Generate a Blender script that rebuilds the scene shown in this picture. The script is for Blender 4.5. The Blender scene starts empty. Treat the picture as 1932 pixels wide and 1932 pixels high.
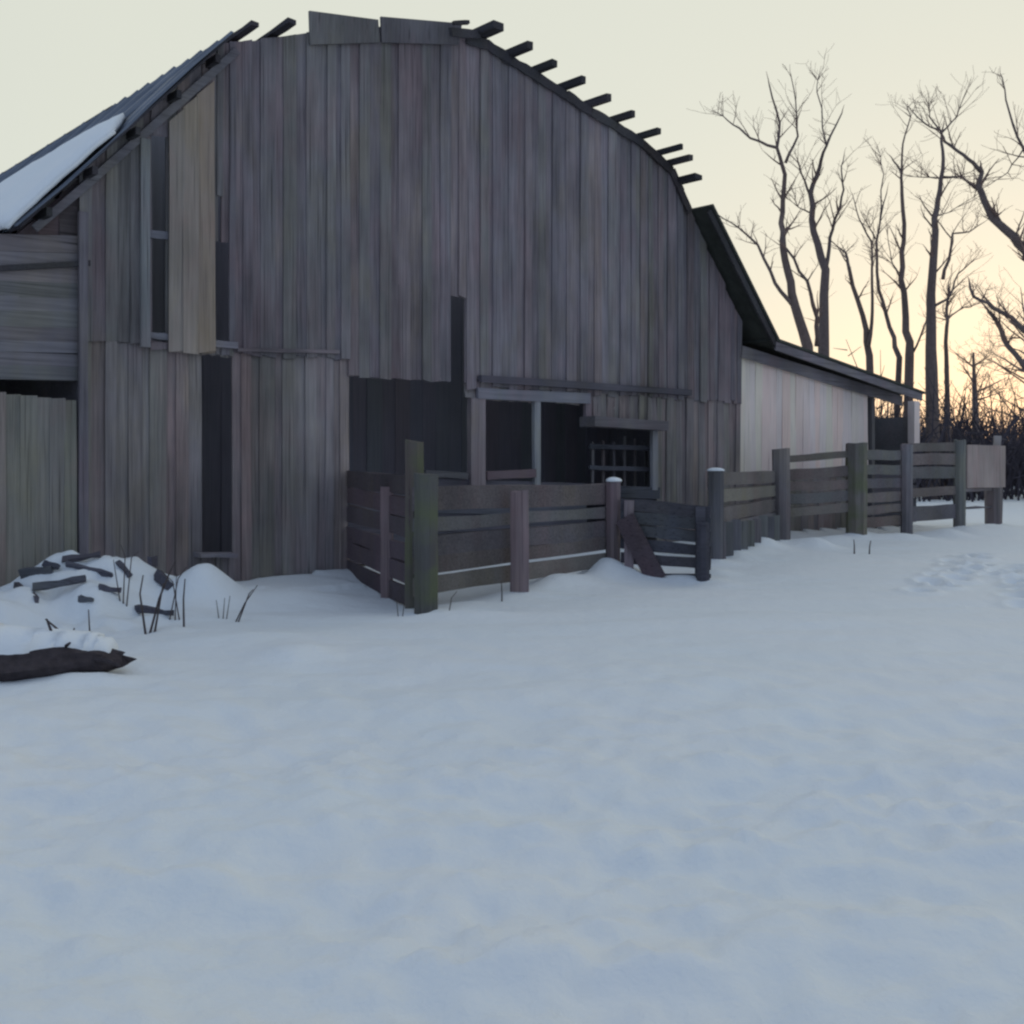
import bpy, bmesh, math, random
import numpy as np
from mathutils import Vector, Matrix, noise

random.seed(7)
sc = bpy.context.scene
C = sc.collection

# ------------------------------------------------------------------ camera
CAM_H = 1.6
F = 2030.0          # focal length in units of a 1932 px wide frame
CX, HY = 966.0, 860.0   # vanishing column and horizon row on that frame
cam = bpy.data.cameras.new('camera')
cam.sensor_width = 36.0
cam.lens = F / 1932.0 * 36.0
cam.shift_y = -(966.0 - HY) / 1932.0
cam.clip_end = 3000
cam_o = bpy.data.objects.new('camera', cam)
cam_o.location = (0, 0, CAM_H)
cam_o.rotation_euler = (math.radians(90), 0, 0)
C.objects.link(cam_o)
sc.camera = cam_o

# ------------------------------------------------------------------ light
SUN_AZ = math.radians(24.5)     # to the right of the view axis
SUN_EL = math.radians(2.2)
w = bpy.data.worlds.new('World'); sc.world = w; w.use_nodes = True
nt = w.node_tree; nt.nodes.clear()
out = nt.nodes.new('ShaderNodeOutputWorld')
bg = nt.nodes.new('ShaderNodeBackground')
sky = nt.nodes.new('ShaderNodeTexSky'); sky.sky_type = 'NISHITA'
sky.sun_disc = False
sky.sun_elevation = SUN_EL
sky.sun_rotation = SUN_AZ
sky.altitude = 100; sky.air_density = 1.0; sky.dust_density = 1.5; sky.ozone_density = 1.6
# a thin veil of high cloud: cream towards the sunset, blue-grey overhead and behind
veil = nt.nodes.new('ShaderNodeMix'); veil.data_type = 'RGBA'
veil.inputs[0].default_value = 0.76
geo = nt.nodes.new('ShaderNodeTexCoord')
dot = nt.nodes.new('ShaderNodeVectorMath'); dot.operation = 'DOT_PRODUCT'
dot.inputs[1].default_value = (math.sin(SUN_AZ) * math.cos(0.2), math.cos(SUN_AZ) * math.cos(0.2), math.sin(0.2))
nt.links.new(geo.outputs['Generated'], dot.inputs[0])
vr = nt.nodes.new('ShaderNodeValToRGB'); vr.color_ramp.interpolation = 'EASE'
vr.color_ramp.elements[0].position = 0.0; vr.color_ramp.elements[0].color = (0.44, 0.555, 0.745, 1)
vr.color_ramp.elements[1].position = 0.74; vr.color_ramp.elements[1].color = (0.95, 0.965, 0.835, 1)
nt.links.new(dot.outputs['Value'], vr.inputs[0])
vs = nt.nodes.new('ShaderNodeVectorMath'); vs.operation = 'SCALE'; vs.inputs['Scale'].default_value = 8.2
nt.links.new(vr.outputs[0], vs.inputs[0])
nt.links.new(vs.outputs[0], veil.inputs[7])
nt.links.new(sky.outputs[0], veil.inputs[6])
nt.links.new(veil.outputs[2], bg.inputs[0])
bg.inputs[1].default_value = 0.12
nt.links.new(bg.outputs[0], out.inputs[0])

sun = bpy.data.lights.new('sun', 'SUN'); sun.energy = 0.5
sun.angle = math.radians(4); sun.color = (1.0, 0.78, 0.55)
sun_o = bpy.data.objects.new('sun', sun); C.objects.link(sun_o)
sd = Vector((math.sin(SUN_AZ) * math.cos(SUN_EL), math.cos(SUN_AZ) * math.cos(SUN_EL), math.sin(SUN_EL)))
sun_o.rotation_euler = sd.to_track_quat('Z', 'Y').to_euler()
sun_o.location = (30, 60, 20)

sc.view_settings.view_transform = 'Standard'
sc.view_settings.look = 'None'
sc.view_settings.exposure = 0.0
sc.view_settings.gamma = 1.0
sc.render.engine = 'CYCLES'
sc.cycles.use_denoising = True
sc.cycles.max_bounces = 6
sc.cycles.pixel_filter_type = 'BLACKMAN_HARRIS'
sc.cycles.filter_width = 2.4

# ------------------------------------------------------------------ materials
def new_mat(name, rough=0.85):
    m = bpy.data.materials.new(name); m.use_nodes = True
    b = m.node_tree.nodes['Principled BSDF']
    b.inputs['Roughness'].default_value = rough
    b.inputs['Specular IOR Level'].default_value = 0.2
    return m, m.node_tree, b

def N(t, kind, **kw):
    n = t.nodes.new(kind)
    for k, v in kw.items():
        setattr(n, k, v)
    return n

def wood(name, dark, light, vert=True, spread=0.5, axis=None, moss=None, crack=0.45, stain=1.0):
    """weathered timber: long grain, blotches, a tone of its own for every piece"""
    m, t, b = new_mat(name, 0.9)
    L = t.links.new
    tc = N(t, 'ShaderNodeTexCoord'); oi = N(t, 'ShaderNodeObjectInfo')
    off = N(t, 'ShaderNodeVectorMath', operation='SCALE'); off.inputs[0].default_value = (37.1, 19.7, 53.3)
    L(oi.outputs['Random'], off.inputs['Scale'])
    add = N(t, 'ShaderNodeVectorMath', operation='ADD')
    L(tc.outputs['Object'], add.inputs[0]); L(off.outputs[0], add.inputs[1])
    mp = N(t, 'ShaderNodeMapping')
    ax = axis or ('Z' if vert else 'X')
    sc_ = {'X': (0.9, 34, 34), 'Y': (34, 0.9, 34), 'Z': (34, 34, 0.9)}[ax]
    mp.inputs['Scale'].default_value = sc_
    L(add.outputs[0], mp.inputs['Vector'])
    g = N(t, 'ShaderNodeTexNoise'); g.inputs['Scale'].default_value = 1.0; g.inputs['Detail'].default_value = 5; g.inputs['Roughness'].default_value = 0.65
    L(mp.outputs[0], g.inputs['Vector'])
    bl = N(t, 'ShaderNodeTexNoise'); bl.inputs['Scale'].default_value = 1.3; bl.inputs['Detail'].default_value = 3
    L(add.outputs[0], bl.inputs['Vector'])
    # value = grain*.5 + blotch*.35 + random*spread
    a1 = N(t, 'ShaderNodeMath', operation='MULTIPLY_ADD'); a1.inputs[1].default_value = 1.3; a1.inputs[2].default_value = -0.52
    L(g.outputs[0], a1.inputs[0])
    a2 = N(t, 'ShaderNodeMath', operation='MULTIPLY_ADD'); a2.inputs[1].default_value = 0.7
    L(bl.outputs[0], a2.inputs[0]); L(a1.outputs[0], a2.inputs[2])
    a3 = N(t, 'ShaderNodeMath', operation='MULTIPLY_ADD'); a3.inputs[1].default_value = spread
    L(oi.outputs['Random'], a3.inputs[0]); L(a2.outputs[0], a3.inputs[2])
    rmp = N(t, 'ShaderNodeMapRange'); rmp.inputs['From Min'].default_value = 0.1; rmp.inputs['From Max'].default_value = 0.22 + 0.5 + spread
    L(a3.outputs[0], rmp.inputs['Value'])
    mix = N(t, 'ShaderNodeMix', data_type='RGBA'); L(rmp.outputs[0], mix.inputs[0])
    mix.inputs[6].default_value = (*dark, 1); mix.inputs[7].default_value = (*light, 1)
    col = mix.outputs[2]
    # drying cracks along the grain
    cm = N(t, 'ShaderNodeMapping'); cm.inputs['Scale'].default_value = tuple(1.7 * q if q > 2 else .55 for q in sc_)
    L(add.outputs[0], cm.inputs['Vector'])
    cn = N(t, 'ShaderNodeTexNoise'); cn.inputs['Scale'].default_value = 1.0; cn.inputs['Detail'].default_value = 2
    L(cm.outputs[0], cn.inputs['Vector'])
    cr = N(t, 'ShaderNodeMapRange'); cr.inputs['From Min'].default_value = 0.60; cr.inputs['From Max'].default_value = 0.72
    cr.inputs['To Min'].default_value = 1.0; cr.inputs['To Max'].default_value = crack
    L(cn.outputs[0], cr.inputs['Value'])
    # stains that spread over neighbouring pieces
    gp = N(t, 'ShaderNodeNewGeometry')
    st = N(t, 'ShaderNodeTexNoise'); st.inputs['Scale'].default_value = 0.55; st.inputs['Detail'].default_value = 4
    stm = N(t, 'ShaderNodeMapping'); stm.inputs['Scale'].default_value = (1.3, 1.3, .6)
    L(gp.outputs['Position'], stm.inputs['Vector']); L(stm.outputs[0], st.inputs['Vector'])
    sr = N(t, 'ShaderNodeMapRange'); sr.inputs['From Min'].default_value = 0.32; sr.inputs['From Max'].default_value = 0.68
    sr.inputs['To Min'].default_value = 1 - .30 * stain; sr.inputs['To Max'].default_value = 1 + .25 * stain
    L(st.outputs[0], sr.inputs['Value'])
    sm = N(t, 'ShaderNodeMath', operation='MULTIPLY'); L(cr.outputs[0], sm.inputs[0]); L(sr.outputs[0], sm.inputs[1])
    vm = N(t, 'ShaderNodeVectorMath', operation='SCALE'); L(col, vm.inputs[0]); L(sm.outputs[0], vm.inputs['Scale'])
    hn = N(t, 'ShaderNodeTexNoise'); hn.inputs['Scale'].default_value = 1.1; hn.inputs['Detail'].default_value = 5; hn.inputs['Roughness'].default_value = 0.6
    hm = N(t, 'ShaderNodeMapping'); hm.inputs['Scale'].default_value = (1.6, 1.6, .7); hm.inputs['Location'].default_value = (5, 9, 2)
    L(gp.outputs['Position'], hm.inputs['Vector']); L(hm.outputs[0], hn.inputs['Vector'])
    hp = N(t, 'ShaderNodeValToRGB'); q = hp.color_ramp.elements
    q[0].position = .33; q[0].color = (1.03, 1.01, .92, 1)
    q[1].position = .66; q[1].color = (1.07, .97, 1.0, 1)
    q.new(.5).color = (.98, .99, 1.02, 1)
    L(hn.outputs[0], hp.inputs[0])
    hx = N(t, 'ShaderNodeMix', data_type='RGBA', blend_type='MULTIPLY'); hx.inputs[0].default_value = stain
    L(vm.outputs[0], hx.inputs[6]); L(hp.outputs[0], hx.inputs[7])
    col = hx.outputs[2]
    # hue drift from board to board (silvery, reddish, mossy)
    m2 = N(t, 'ShaderNodeMath', operation='MULTIPLY'); m2.inputs[1].default_value = 7.31
    L(oi.outputs['Random'], m2.inputs[0])
    fr = N(t, 'ShaderNodeMath', operation='FRACT'); L(m2.outputs[0], fr.inputs[0])
    hr = N(t, 'ShaderNodeValToRGB'); e = hr.color_ramp.elements
    e[0].position = 0; e[0].color = (1.07, 0.98, 0.97, 1)
    e[1].position = 1; e[1].color = (0.98, 1.03, 0.96, 1)
    x = e.new(0.5); x.color = (0.98, 0.99, 1.06, 1)
    L(fr.outputs[0], hr.inputs[0])
    mul = N(t, 'ShaderNodeMix', data_type='RGBA', blend_type='MULTIPLY'); mul.inputs[0].default_value = 1.0
    L(col, mul.inputs[6]); L(hr.outputs[0], mul.inputs[7]); col = mul.outputs[2]
    if moss:
        mn = N(t, 'ShaderNodeTexNoise'); mn.inputs['Scale'].default_value = 2.2; mn.inputs['Detail'].default_value = 4
        L(add.outputs[0], mn.inputs['Vector'])
        mr = N(t, 'ShaderNodeMapRange'); mr.inputs['From Min'].default_value = 0.45; mr.inputs['From Max'].default_value = 0.65; mr.inputs['To Max'].default_value = 0.7
        L(mn.outputs[0], mr.inputs['Value'])
        mm = N(t, 'ShaderNodeMix', data_type='RGBA'); L(mr.outputs[0], mm.inputs[0]); L(col, mm.inputs[6]); mm.inputs[7].default_value = (*moss, 1)
        col = mm.outputs[2]
    L(col, b.inputs['Base Color'])
    bp = N(t, 'ShaderNodeBump'); bp.inputs['Strength'].default_value = 0.5; bp.inputs['Distance'].default_value = 0.01
    L(g.outputs[0], bp.inputs['Height']); L(bp.outputs[0], b.inputs['Normal'])
    return m

def plain(name, col, rough=0.85, nscale=6, amount=0.35, bump=0.0):
    m, t, b = new_mat(name, rough); L = t.links.new
    tc = N(t, 'ShaderNodeTexCoord')
    n = N(t, 'ShaderNodeTexNoise'); n.inputs['Scale'].default_value = nscale; n.inputs['Detail'].default_value = 5
    L(tc.outputs['Object'], n.inputs['Vector'])
    mix = N(t, 'ShaderNodeMix', data_type='RGBA'); L(n.outputs[0], mix.inputs[0])
    mix.inputs[6].default_value = (*[c * (1 - amount) for c in col], 1)
    mix.inputs[7].default_value = (*[min(1, c * (1 + amount)) for c in col], 1)
    L(mix.outputs[2], b.inputs['Base Color'])
    if bump:
        bp = N(t, 'ShaderNodeBump'); bp.inputs['Strength'].default_value = bump; bp.inputs['Distance'].default_value = 0.03
        L(n.outputs[0], bp.inputs['Height']); L(bp.outputs[0], b.inputs['Normal'])
    return m

def snow_mat(name):
    m, t, b = new_mat(name, 0.7); L = t.links.new
    tc = N(t, 'ShaderNodeTexCoord')
    n1 = N(t, 'ShaderNodeTexNoise'); n1.inputs['Scale'].default_value = 2.2; n1.inputs['Detail'].default_value = 4
    n2 = N(t, 'ShaderNodeTexNoise'); n2.inputs['Scale'].default_value = 30; n2.inputs['Detail'].default_value = 5; n2.inputs['Roughness'].default_value = 0.6
    n3 = N(t, 'ShaderNodeTexNoise'); n3.inputs['Scale'].default_value = 0.45; n3.inputs['Detail'].default_value = 3
    n4 = N(t, 'ShaderNodeTexNoise'); n4.inputs['Scale'].default_value = 8.5; n4.inputs['Detail'].default_value = 3
    for n in (n1, n2, n3, n4): L(tc.outputs['Object'], n.inputs['Vector'])
    mix = N(t, 'ShaderNodeMix', data_type='RGBA'); L(n3.outputs[0], mix.inputs[0])
    mix.inputs[6].default_value = (0.74, 0.80, 0.85, 1); mix.inputs[7].default_value = (0.82, 0.83, 0.86, 1)
    L(mix.outputs[2], b.inputs['Base Color'])
    b1 = N(t, 'ShaderNodeBump'); b1.inputs['Strength'].default_value = 0.35; b1.inputs['Distance'].default_value = 0.06
    L(n1.outputs[0], b1.inputs['Height'])
    b2 = N(t, 'ShaderNodeBump'); b2.inputs['Strength'].default_value = 0.45; b2.inputs['Distance'].default_value = 0.012
    b3 = N(t, 'ShaderNodeBump'); b3.inputs['Strength'].default_value = 0.42; b3.inputs['Distance'].default_value = 0.03
    L(n4.outputs[0], b3.inputs['Height']); L(b1.outputs[0], b3.inputs['Normal'])
    L(n2.outputs[0], b2.inputs['Height']); L(b3.outputs[0], b2.inputs['Normal'])
    L(b2.outputs[0], b.inputs['Normal'])
    return m

def metal_mat():
    m, t, b = new_mat('roof_metal', 0.55); L = t.links.new
    b.inputs['Metallic'].default_value = 0.15
    tc = N(t, 'ShaderNodeTexCoord')
    n = N(t, 'ShaderNodeTexNoise'); n.inputs['Scale'].default_value = 1.5; n.inputs['Detail'].default_value = 6
    L(tc.outputs['Object'], n.inputs['Vector'])
    r = N(t, 'ShaderNodeValToRGB'); e = r.color_ramp.elements
    e[0].position = 0.3; e[0].color = (0.10, 0.12, 0.16, 1)
    e[1].position = 0.75; e[1].color = (0.20, 0.225, 0.28, 1)
    L(n.outputs[0], r.inputs[0]); L(r.outputs[0], b.inputs['Base Color'])
    return m

M = {
    'wall': wood('weathered_board', (0.098, 0.088, 0.094), (0.265, 0.24, 0.248), spread=0.2),
    'wall_low': wood('weathered_board_lower', (0.125, 0.113, 0.113), (0.32, 0.285, 0.27), spread=0.22),
    'wall_h': wood('weathered_clapboard', (0.11, 0.104, 0.112), (0.26, 0.245, 0.255), vert=False, spread=0.35),
    'ridge': wood('ridge_sheathing', (0.09, 0.08, 0.086), (0.22, 0.2, 0.21), axis='Z'),
    'inner': wood('inner_plank', (0.20, 0.195, 0.22), (0.27, 0.265, 0.30), spread=.1, crack=.9, stain=.3),  # pale tone so the added partition brightens the openings
    'tan': wood('tan_board', (0.20, 0.175, 0.145), (0.35, 0.305, 0.255), spread=0.2),
    'door': wood('door_plank', (0.14, 0.132, 0.118), (0.31, 0.285, 0.255), spread=0.35),
    'pale': wood('pale_trim', (0.17, 0.17, 0.18), (0.30, 0.29, 0.31), spread=0.2),
    'pale_h': wood('pale_trim_level', (0.14, 0.14, 0.15), (0.26, 0.25, 0.27), vert=False, spread=0.2),
    'red_h': wood('reddish_plank', (0.07, 0.055, 0.062), (0.15, 0.12, 0.13), vert=False),
    'red': wood('reddish_post', (0.13, 0.105, 0.108), (0.29, 0.24, 0.245)),
    'moss': wood('mossy_post', (0.085, 0.084, 0.074), (0.17, 0.165, 0.15), moss=(0.125, 0.14, 0.075)),
    'rail': wood('fence_rail', (0.075, 0.072, 0.078), (0.19, 0.178, 0.18), vert=False),
    'rail_b': wood('fence_rail_brown', (0.09, 0.078, 0.072), (0.21, 0.185, 0.17), vert=False),
    'post': wood('fence_post', (0.085, 0.082, 0.085), (0.21, 0.20, 0.20)),
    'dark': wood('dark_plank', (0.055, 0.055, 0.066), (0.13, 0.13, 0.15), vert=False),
    'lath': wood('roof_lath', (0.03, 0.028, 0.032), (0.08, 0.075, 0.08), axis='Y'),
    'white': wood('warm_white_board', (0.74, 0.63, 0.57), (0.90, 0.775, 0.70), spread=0.25, crack=.65, stain=.35),
    'sign': wood('tan_panel', (0.24, 0.21, 0.19), (0.42, 0.37, 0.34)),
    'snow': snow_mat('snow'),
    'metal': metal_mat(),
    'dirt': plain('barn_floor_dirt', (0.16, 0.145, 0.13), bump=0.3),
    'bark': plain('grey_bark', (0.16, 0.125, 0.12), nscale=9, bump=0.6),
    'bark2': plain('brown_bark', (0.18, 0.135, 0.125), nscale=9, bump=0.6),
    'log': plain('wet_log_bark', (0.055, 0.045, 0.05), nscale=14, amount=0.6, bump=1.0),
    'twig': plain('twig', (0.22, 0.15, 0.13), nscale=3),
    'brush': plain('brush', (0.075, 0.066, 0.08), nscale=0.8, amount=0.45),
    'weed': plain('dry_weed', (0.08, 0.065, 0.065), nscale=8),
    'green': plain('roof_moss_edge', (0.055, 0.058, 0.052), nscale=5, amount=0.5, bump=0.4),
}

# ------------------------------------------------------------------ mesh helpers
def link(name, verts, faces, mat, parent=None, loc=(0, 0, 0), rot=None, smooth=False):
    me = bpy.data.meshes.new(name)
    me.from_pydata([tuple(v) for v in verts], [], faces)
    me.materials.append(mat)
    if smooth:
        me.polygons.foreach_set('use_smooth', [True] * len(me.polygons))
    me.update()
    o = bpy.data.objects.new(name, me)
    o.location = loc
    if rot is not None: o.rotation_euler = rot
    C.objects.link(o)
    if parent is not None: o.parent = parent
    return o

def tag(o, label=None, cat=None, group=None, kind=None):
    if label: o['label'] = label
    if cat: o['category'] = cat
    if group: o['group'] = group
    if kind: o['kind'] = kind
    return o

def empty(name, loc, rz=0.0):
    o = bpy.data.objects.new(name, None)
    o.location = loc; o.rotation_euler = (0, 0, rz)
    o.empty_display_size = 0.2
    C.objects.link(o)
    return o

BOXF = [(0, 3, 2, 1), (4, 5, 6, 7), (0, 1, 5, 4), (1, 2, 6, 5), (2, 3, 7, 6), (3, 0, 4, 7)]
def box_v(x0, x1, y0, y1, z0, z1):
    return [(x0, y0, z0), (x1, y0, z0), (x1, y1, z0), (x0, y1, z0), (x0, y0, z1), (x1, y0, z1), (x1, y1, z1), (x0, y1, z1)]

def prism(a, b, wid, thick, up=Vector((0, 0, 1)), seg=4, jit=0.0, taper=1.0):
    """a plank between two points: wid along 'up', thick across; slightly uneven edges"""
    a, b = Vector(a), Vector(b); d = (b - a).normalized()
    s = d.cross(up)
    if s.length < 1e-4: s = d.cross(Vector((1, 0, 0)))
    s.normalize(); u = s.cross(d).normalized()
    V, Fc = [], []
    for i in range(seg + 1):
        t = i / seg; c = a.lerp(b, t); k = 1 + (taper - 1) * t
        for sx, sy in ((-1, -1), (1, -1), (1, 1), (-1, 1)):
            V.append(c + s * (sx * thick / 2 * k + random.uniform(-jit, jit) * 0.4) + u * (sy * wid / 2 * k + random.uniform(-jit, jit)))
    for i in range(seg):
        o = 4 * i
        for k in range(4):
            Fc.append((o + k, o + (k + 1) % 4, o + 4 + (k + 1) % 4, o + 4 + k))
    Fc.append((3, 2, 1, 0)); o = 4 * seg; Fc.append((o, o + 1, o + 2, o + 3))
    return V, Fc

def plank(name, a, b, wid, thick, mat, parent=None, up=Vector((0, 0, 1)), jit=0.006, taper=1.0):
    a, b = Vector(a), Vector(b)
    V, Fc = prism((0, 0, 0), b - a, wid, thick, up, 4, jit, taper)
    return link(name, V, Fc, mat, parent, a)

def tube(V, Fc, pts, rads, n=6, cap=True):
    base = len(V); k = len(pts)
    ref = Vector((0.31, 0.87, 0.38))
    for i, p in enumerate(pts):
        p = Vector(p)
        tg = (Vector(pts[min(i + 1, k - 1)]) - Vector(pts[max(i - 1, 0)]))
        tg = tg.normalized() if tg.length > 1e-6 else Vector((0, 0, 1))
        s = tg.cross(ref)
        if s.length < 1e-3: s = tg.cross(Vector((1, 0, 0)))
        s.normalize(); u = s.cross(tg)
        for j in range(n):
            a = 2 * math.pi * j / n
            V.append(p + (s * math.cos(a) + u * math.sin(a)) * rads[i])
    for i in range(k - 1):
        for j in range(n):
            Fc.append((base + i * n + j, base + i * n + (j + 1) % n, base + (i + 1) * n + (j + 1) % n, base + (i + 1) * n + j))
    if cap:
        Fc.append(tuple(base + j for j in range(n))[::-1])
        Fc.append(tuple(base + (k - 1) * n + j for j in range(n)))

# ------------------------------------------------------------------ where things stand
Z0 = 16.3                       # distance straight ahead to the barn front
DX, DY = 0.743, 0.669           # the barn front runs right and away
NX, NY = 0.669, -0.743          # its outward normal
BARN_RZ = math.atan2(DY, DX)
def W(px, py, off=0.0):
    """picture point -> barn frame (along the front, behind the front, up), on a plane 'off' in front of the wall"""
    u = (px - CX) / F
    s = (u * (Z0 + off * NY) - off * NX) / (DX - u * DY)
    dep = Z0 + s * DY + off * NY
    return Vector((s, -off, CAM_H + (HY - py) / F * dep))
def at(px, py, dep):
    return Vector(((px - CX) / F * dep, dep, CAM_H + (HY - py) / F * dep))
def ground_xy(px, py):
    dep = CAM_H * F / (py - HY)
    return ((px - CX) / F * dep, dep)
def to_barn(x, y):
    return (x * DX + (y - Z0) * DY, -(x * NX + (y - Z0) * NY))
def from_barn(s, t, h=0.0):
    return Vector((s * DX - t * NX, Z0 + s * DY - t * NY, h))

# ------------------------------------------------------------------ snow ground
MOUNDS = [  # x, y, height, radius x, radius y
    (-4.40, 11.2, 0.50, 0.62, 0.6), (-3.95, 11.4, 0.16, 0.3, 0.35), (-3.25, 11.35, 0.42, 0.36, 0.45), (-2.5, 11.9, 0.13, 0.7, 0.5), (-3.6, 10.6, 0.08, 0.9, 0.5),
    (-5.3, 10.3, 0.28, 0.7, 0.6),
    (-4.55, 8.35, 0.52, 0.62, 0.45), (-3.75, 8.3, 0.12, 0.35, 0.3), (-3.0, 8.2, 0.05, 0.5, 0.3), (-3.1, 7.6, 0.07, 0.35, 0.14), (-3.75, 7.42, 0.04, 0.4, 0.12),
    (-4.9, 11.1, 0.16, 0.25, 0.2), (-4.1, 10.6, 0.14, 0.22, 0.25), (-4.75, 10.45, 0.12, 0.2, 0.15), (-4.3, 10.2, -0.06, 0.25, 0.2), (-3.55, 10.75, -0.10, 0.16, 0.3), (-5.0, 10.7, -0.10, 0.2, 0.15),
    (-1.75, 8.45, 0.10, 0.30, 0.32), (-2.3, 9.2, 0.06, 0.8, 0.4),
    (-0.45, 10.5, 0.05, 0.5, 0.3), (1.2, 14.1, 0.13, 0.3, 0.3), (0.6, 13.1, 0.05, 0.7, 0.3),
    (2.75, 14.6, 0.08, 0.25, 0.5), (4.2, 18.2, 0.16, 0.35, 0.4), (5.3, 18.7, 0.15, 0.3, 0.3),
    (7.6, 20.7, 0.12, 0.5, 0.4), (8.9, 21.8, 0.18, 0.35, 0.35), (10.6, 23.4, 0.15, 0.4, 0.3),
    (1.5, 7.5, 0.06, 1.6, 0.5), (-2.5, 6.4, 0.05, 1.5, 0.5), (3.0, 10.0, 0.05, 2.0, 0.7),
    (-0.9, 10.75, -0.10, 0.25, 0.18), (-0.35, 11.0, -0.06, 0.35, 0.2), (2.3, 13.55, -0.06, 0.4, 0.25),
]
TRACKS = []
rt = random.Random(3)
for (ax, ay, bx, by, n) in ((5.6, 11.4, 7.2, 15.2, 15), (4.9, 12.6, 7.5, 17.5, 14), (6.2, 12.2, 6.6, 15.8, 9)):
    for i in range(n):
        t = i / (n - 1)
        TRACKS.append((ax + (bx - ax) * t + (0.13 if i % 2 else -0.13) + rt.uniform(-.06, .06), ay + (by - ay) * t + rt.uniform(-.1, .1), rt.uniform(0.05, 0.09)))
def fbm(x, y, s, o=3):
    v = 0; a = 1; tot = 0
    for k in range(o):
        v += a * noise.noise(Vector((x / s, y / s, k * 7.7))); tot += a
        a *= 0.5; s *= 0.5
    return v / tot
FENCES = [(-.8, 10.9, 1.3, 14.1), (1.4, 14.1, 2.5, 13.6), (3.0, 16.1, 4.8, 19.0), (4.8, 19.0, 6.6, 20.5), (6.6, 20.5, 9.7, 23.2), (9.7, 23.2, 11.2, 25.0)]
def H(x, y):
    r = math.hypot(x, y - 10)
    h = 0.10 * fbm(x, y, 6.0, 2) + 0.045 * fbm(x * 0.6, y * 1.8, 1.1, 2)
    if -6.2 < x < -2.8 and 9.4 < y < 12.2: h += (0.20 * fbm(x * 1.2, y * 1.5, 0.5, 3) - .02) * max(0, 1 - ((x + 4.5) / 1.7) ** 2)
    if r < 14: h += 0.010 * fbm(x, y * 1.4, 0.28, 2)
    if y < 10:
        k = min(1, (10 - y) / 4)
        h += k * (0.14 * fbm(x * .35, y * 1.25 + 4, .95, 2) + 0.06 * fbm(x + 9, y * .85, .33, 2))
        k = max(0, min(1, (7.2 - y) / 2.2)) * (.55 + .9 * max(0, fbm(x * .5 + 3, y * .9, .9, 2) + .2))
        if k > 0:      # broken crust: rounded lumps
            n_ = fbm(x + 31, y * .9, .13, 2)
            h += k * (.045 * n_ + .030 * max(0, n_) ** .7)
    for mx, my, mh, rx, ry in MOUNDS:
        q = ((x - mx) / rx) ** 2 + ((y - my) / ry) ** 2
        if q < 9: h += mh * math.exp(-q)
    if x > 4 and 10.5 < y < 18.5:
        for tx, ty, td in TRACKS:
            q = ((x - tx) / 0.11) ** 2 + ((y - ty) / 0.17) ** 2
            if q < 8: h += td * (-math.exp(-q) + 0.45 * math.exp(-((math.sqrt(q) - 1.7) / 0.5) ** 2))
    if -2 < x < 12 and 10 < y < 26:      # snow banked along the fences
        for (ax, ay, bx, by) in FENCES:
            dx, dy = bx - ax, by - ay
            k = max(0, min(1, ((x - ax) * dx + (y - ay) * dy) / (dx * dx + dy * dy)))
            d2 = (x - ax - k * dx) ** 2 + (y - ay - k * dy) ** 2
            if d2 < 1: h += (.07 + .13 * fbm(x, y, .8, 2)) * math.exp(-d2 / .12)
    s, t = to_barn(x, y)
    if -9.6 < s < 12.5:
        if t > 0.02 and t < 15.9: h = -0.25
        elif -1.2 < t <= 0.02: h += 0.10 * math.exp(-(t / 0.5) ** 2) if s > -3.5 else 0.05
    return h

def axis(lo, f0, f1, hi, step, grow=1.13):
    v = list(np.arange(f0, f1, step)); q = step; x = f0
    left = []
    while x > lo:
        q = min(q * grow, 40); x -= q; left.append(x)
    q = step; x = v[-1]; right = []
    while x < hi:
        q = min(q * grow, 40); x += q; right.append(x)
    return left[::-1] + v + right
xs = axis(-600, -6.5, 9.0, 600, 0.045); ys = axis(-80, 2.4, 8.0, 8.01, 0.033)
ys = [v for v in ys if v < 8.0] + [v for v in axis(7.99, 8.0, 19.0, 900, 0.065) if v >= 8.0]
nx, ny = len(xs), len(ys)
gv = [(x, y, H(x, y)) for y in ys for x in xs]
gf = [(j * nx + i, j * nx + i + 1, (j + 1) * nx + i + 1, (j + 1) * nx + i) for j in range(ny - 1) for i in range(nx - 1)]
tag(link('snow_ground', gv, gf, M['snow'], smooth=True), kind='structure', label='snow-covered farmyard ground in front of the barn')

# ------------------------------------------------------------------ the barn
barn = empty('barn', from_barn(0, 0, 0), BARN_RZ)
tag(barn, 'old weathered grey board barn with gambrel roof and open lean-to', 'barn')
BL = 16.0     # length behind the front

OH_L, OH_R = 0.35, 0.45
# roof lines in the barn frame (s, h)
eL = W(38, 425, OH_L); bL = W(440, 62, OH_L)
apex = W(845, 62)
bR = W(1322, 392, 0.2); eR = W(1469, 642, OH_R)
lR = W(1742, 742, OH_R)
wall_top = [(eL.x, eL.z), (bL.x, bL.z)]
for p in ((520, 68), (590, 56), (650, 50), (720, 47), (800, 50), (860, 56), (919, 73), (965, 105), (1016, 139), (1070, 172), (1116, 204), (1163, 231), (1213, 263), (1268, 315), (1284, 357), (1299, 393), (1408, 630)):
    q = W(*p); wall_top.append((q.x, q.z))
def top_at(s):
    for (a, ha), (b, hb) in zip(wall_top, wall_top[1:]):
        if a <= s <= b: return ha + (hb - ha) * (s - a) / (b - a)
    return wall_top[0][1] if s < wall_top[0][0] else wall_top[-1][1]
sL = W(150, 600).x; sR = W(1396, 700).x

def sx(px): return W(px, 700).x
def hz(px, py): return W(px, py).z
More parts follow.
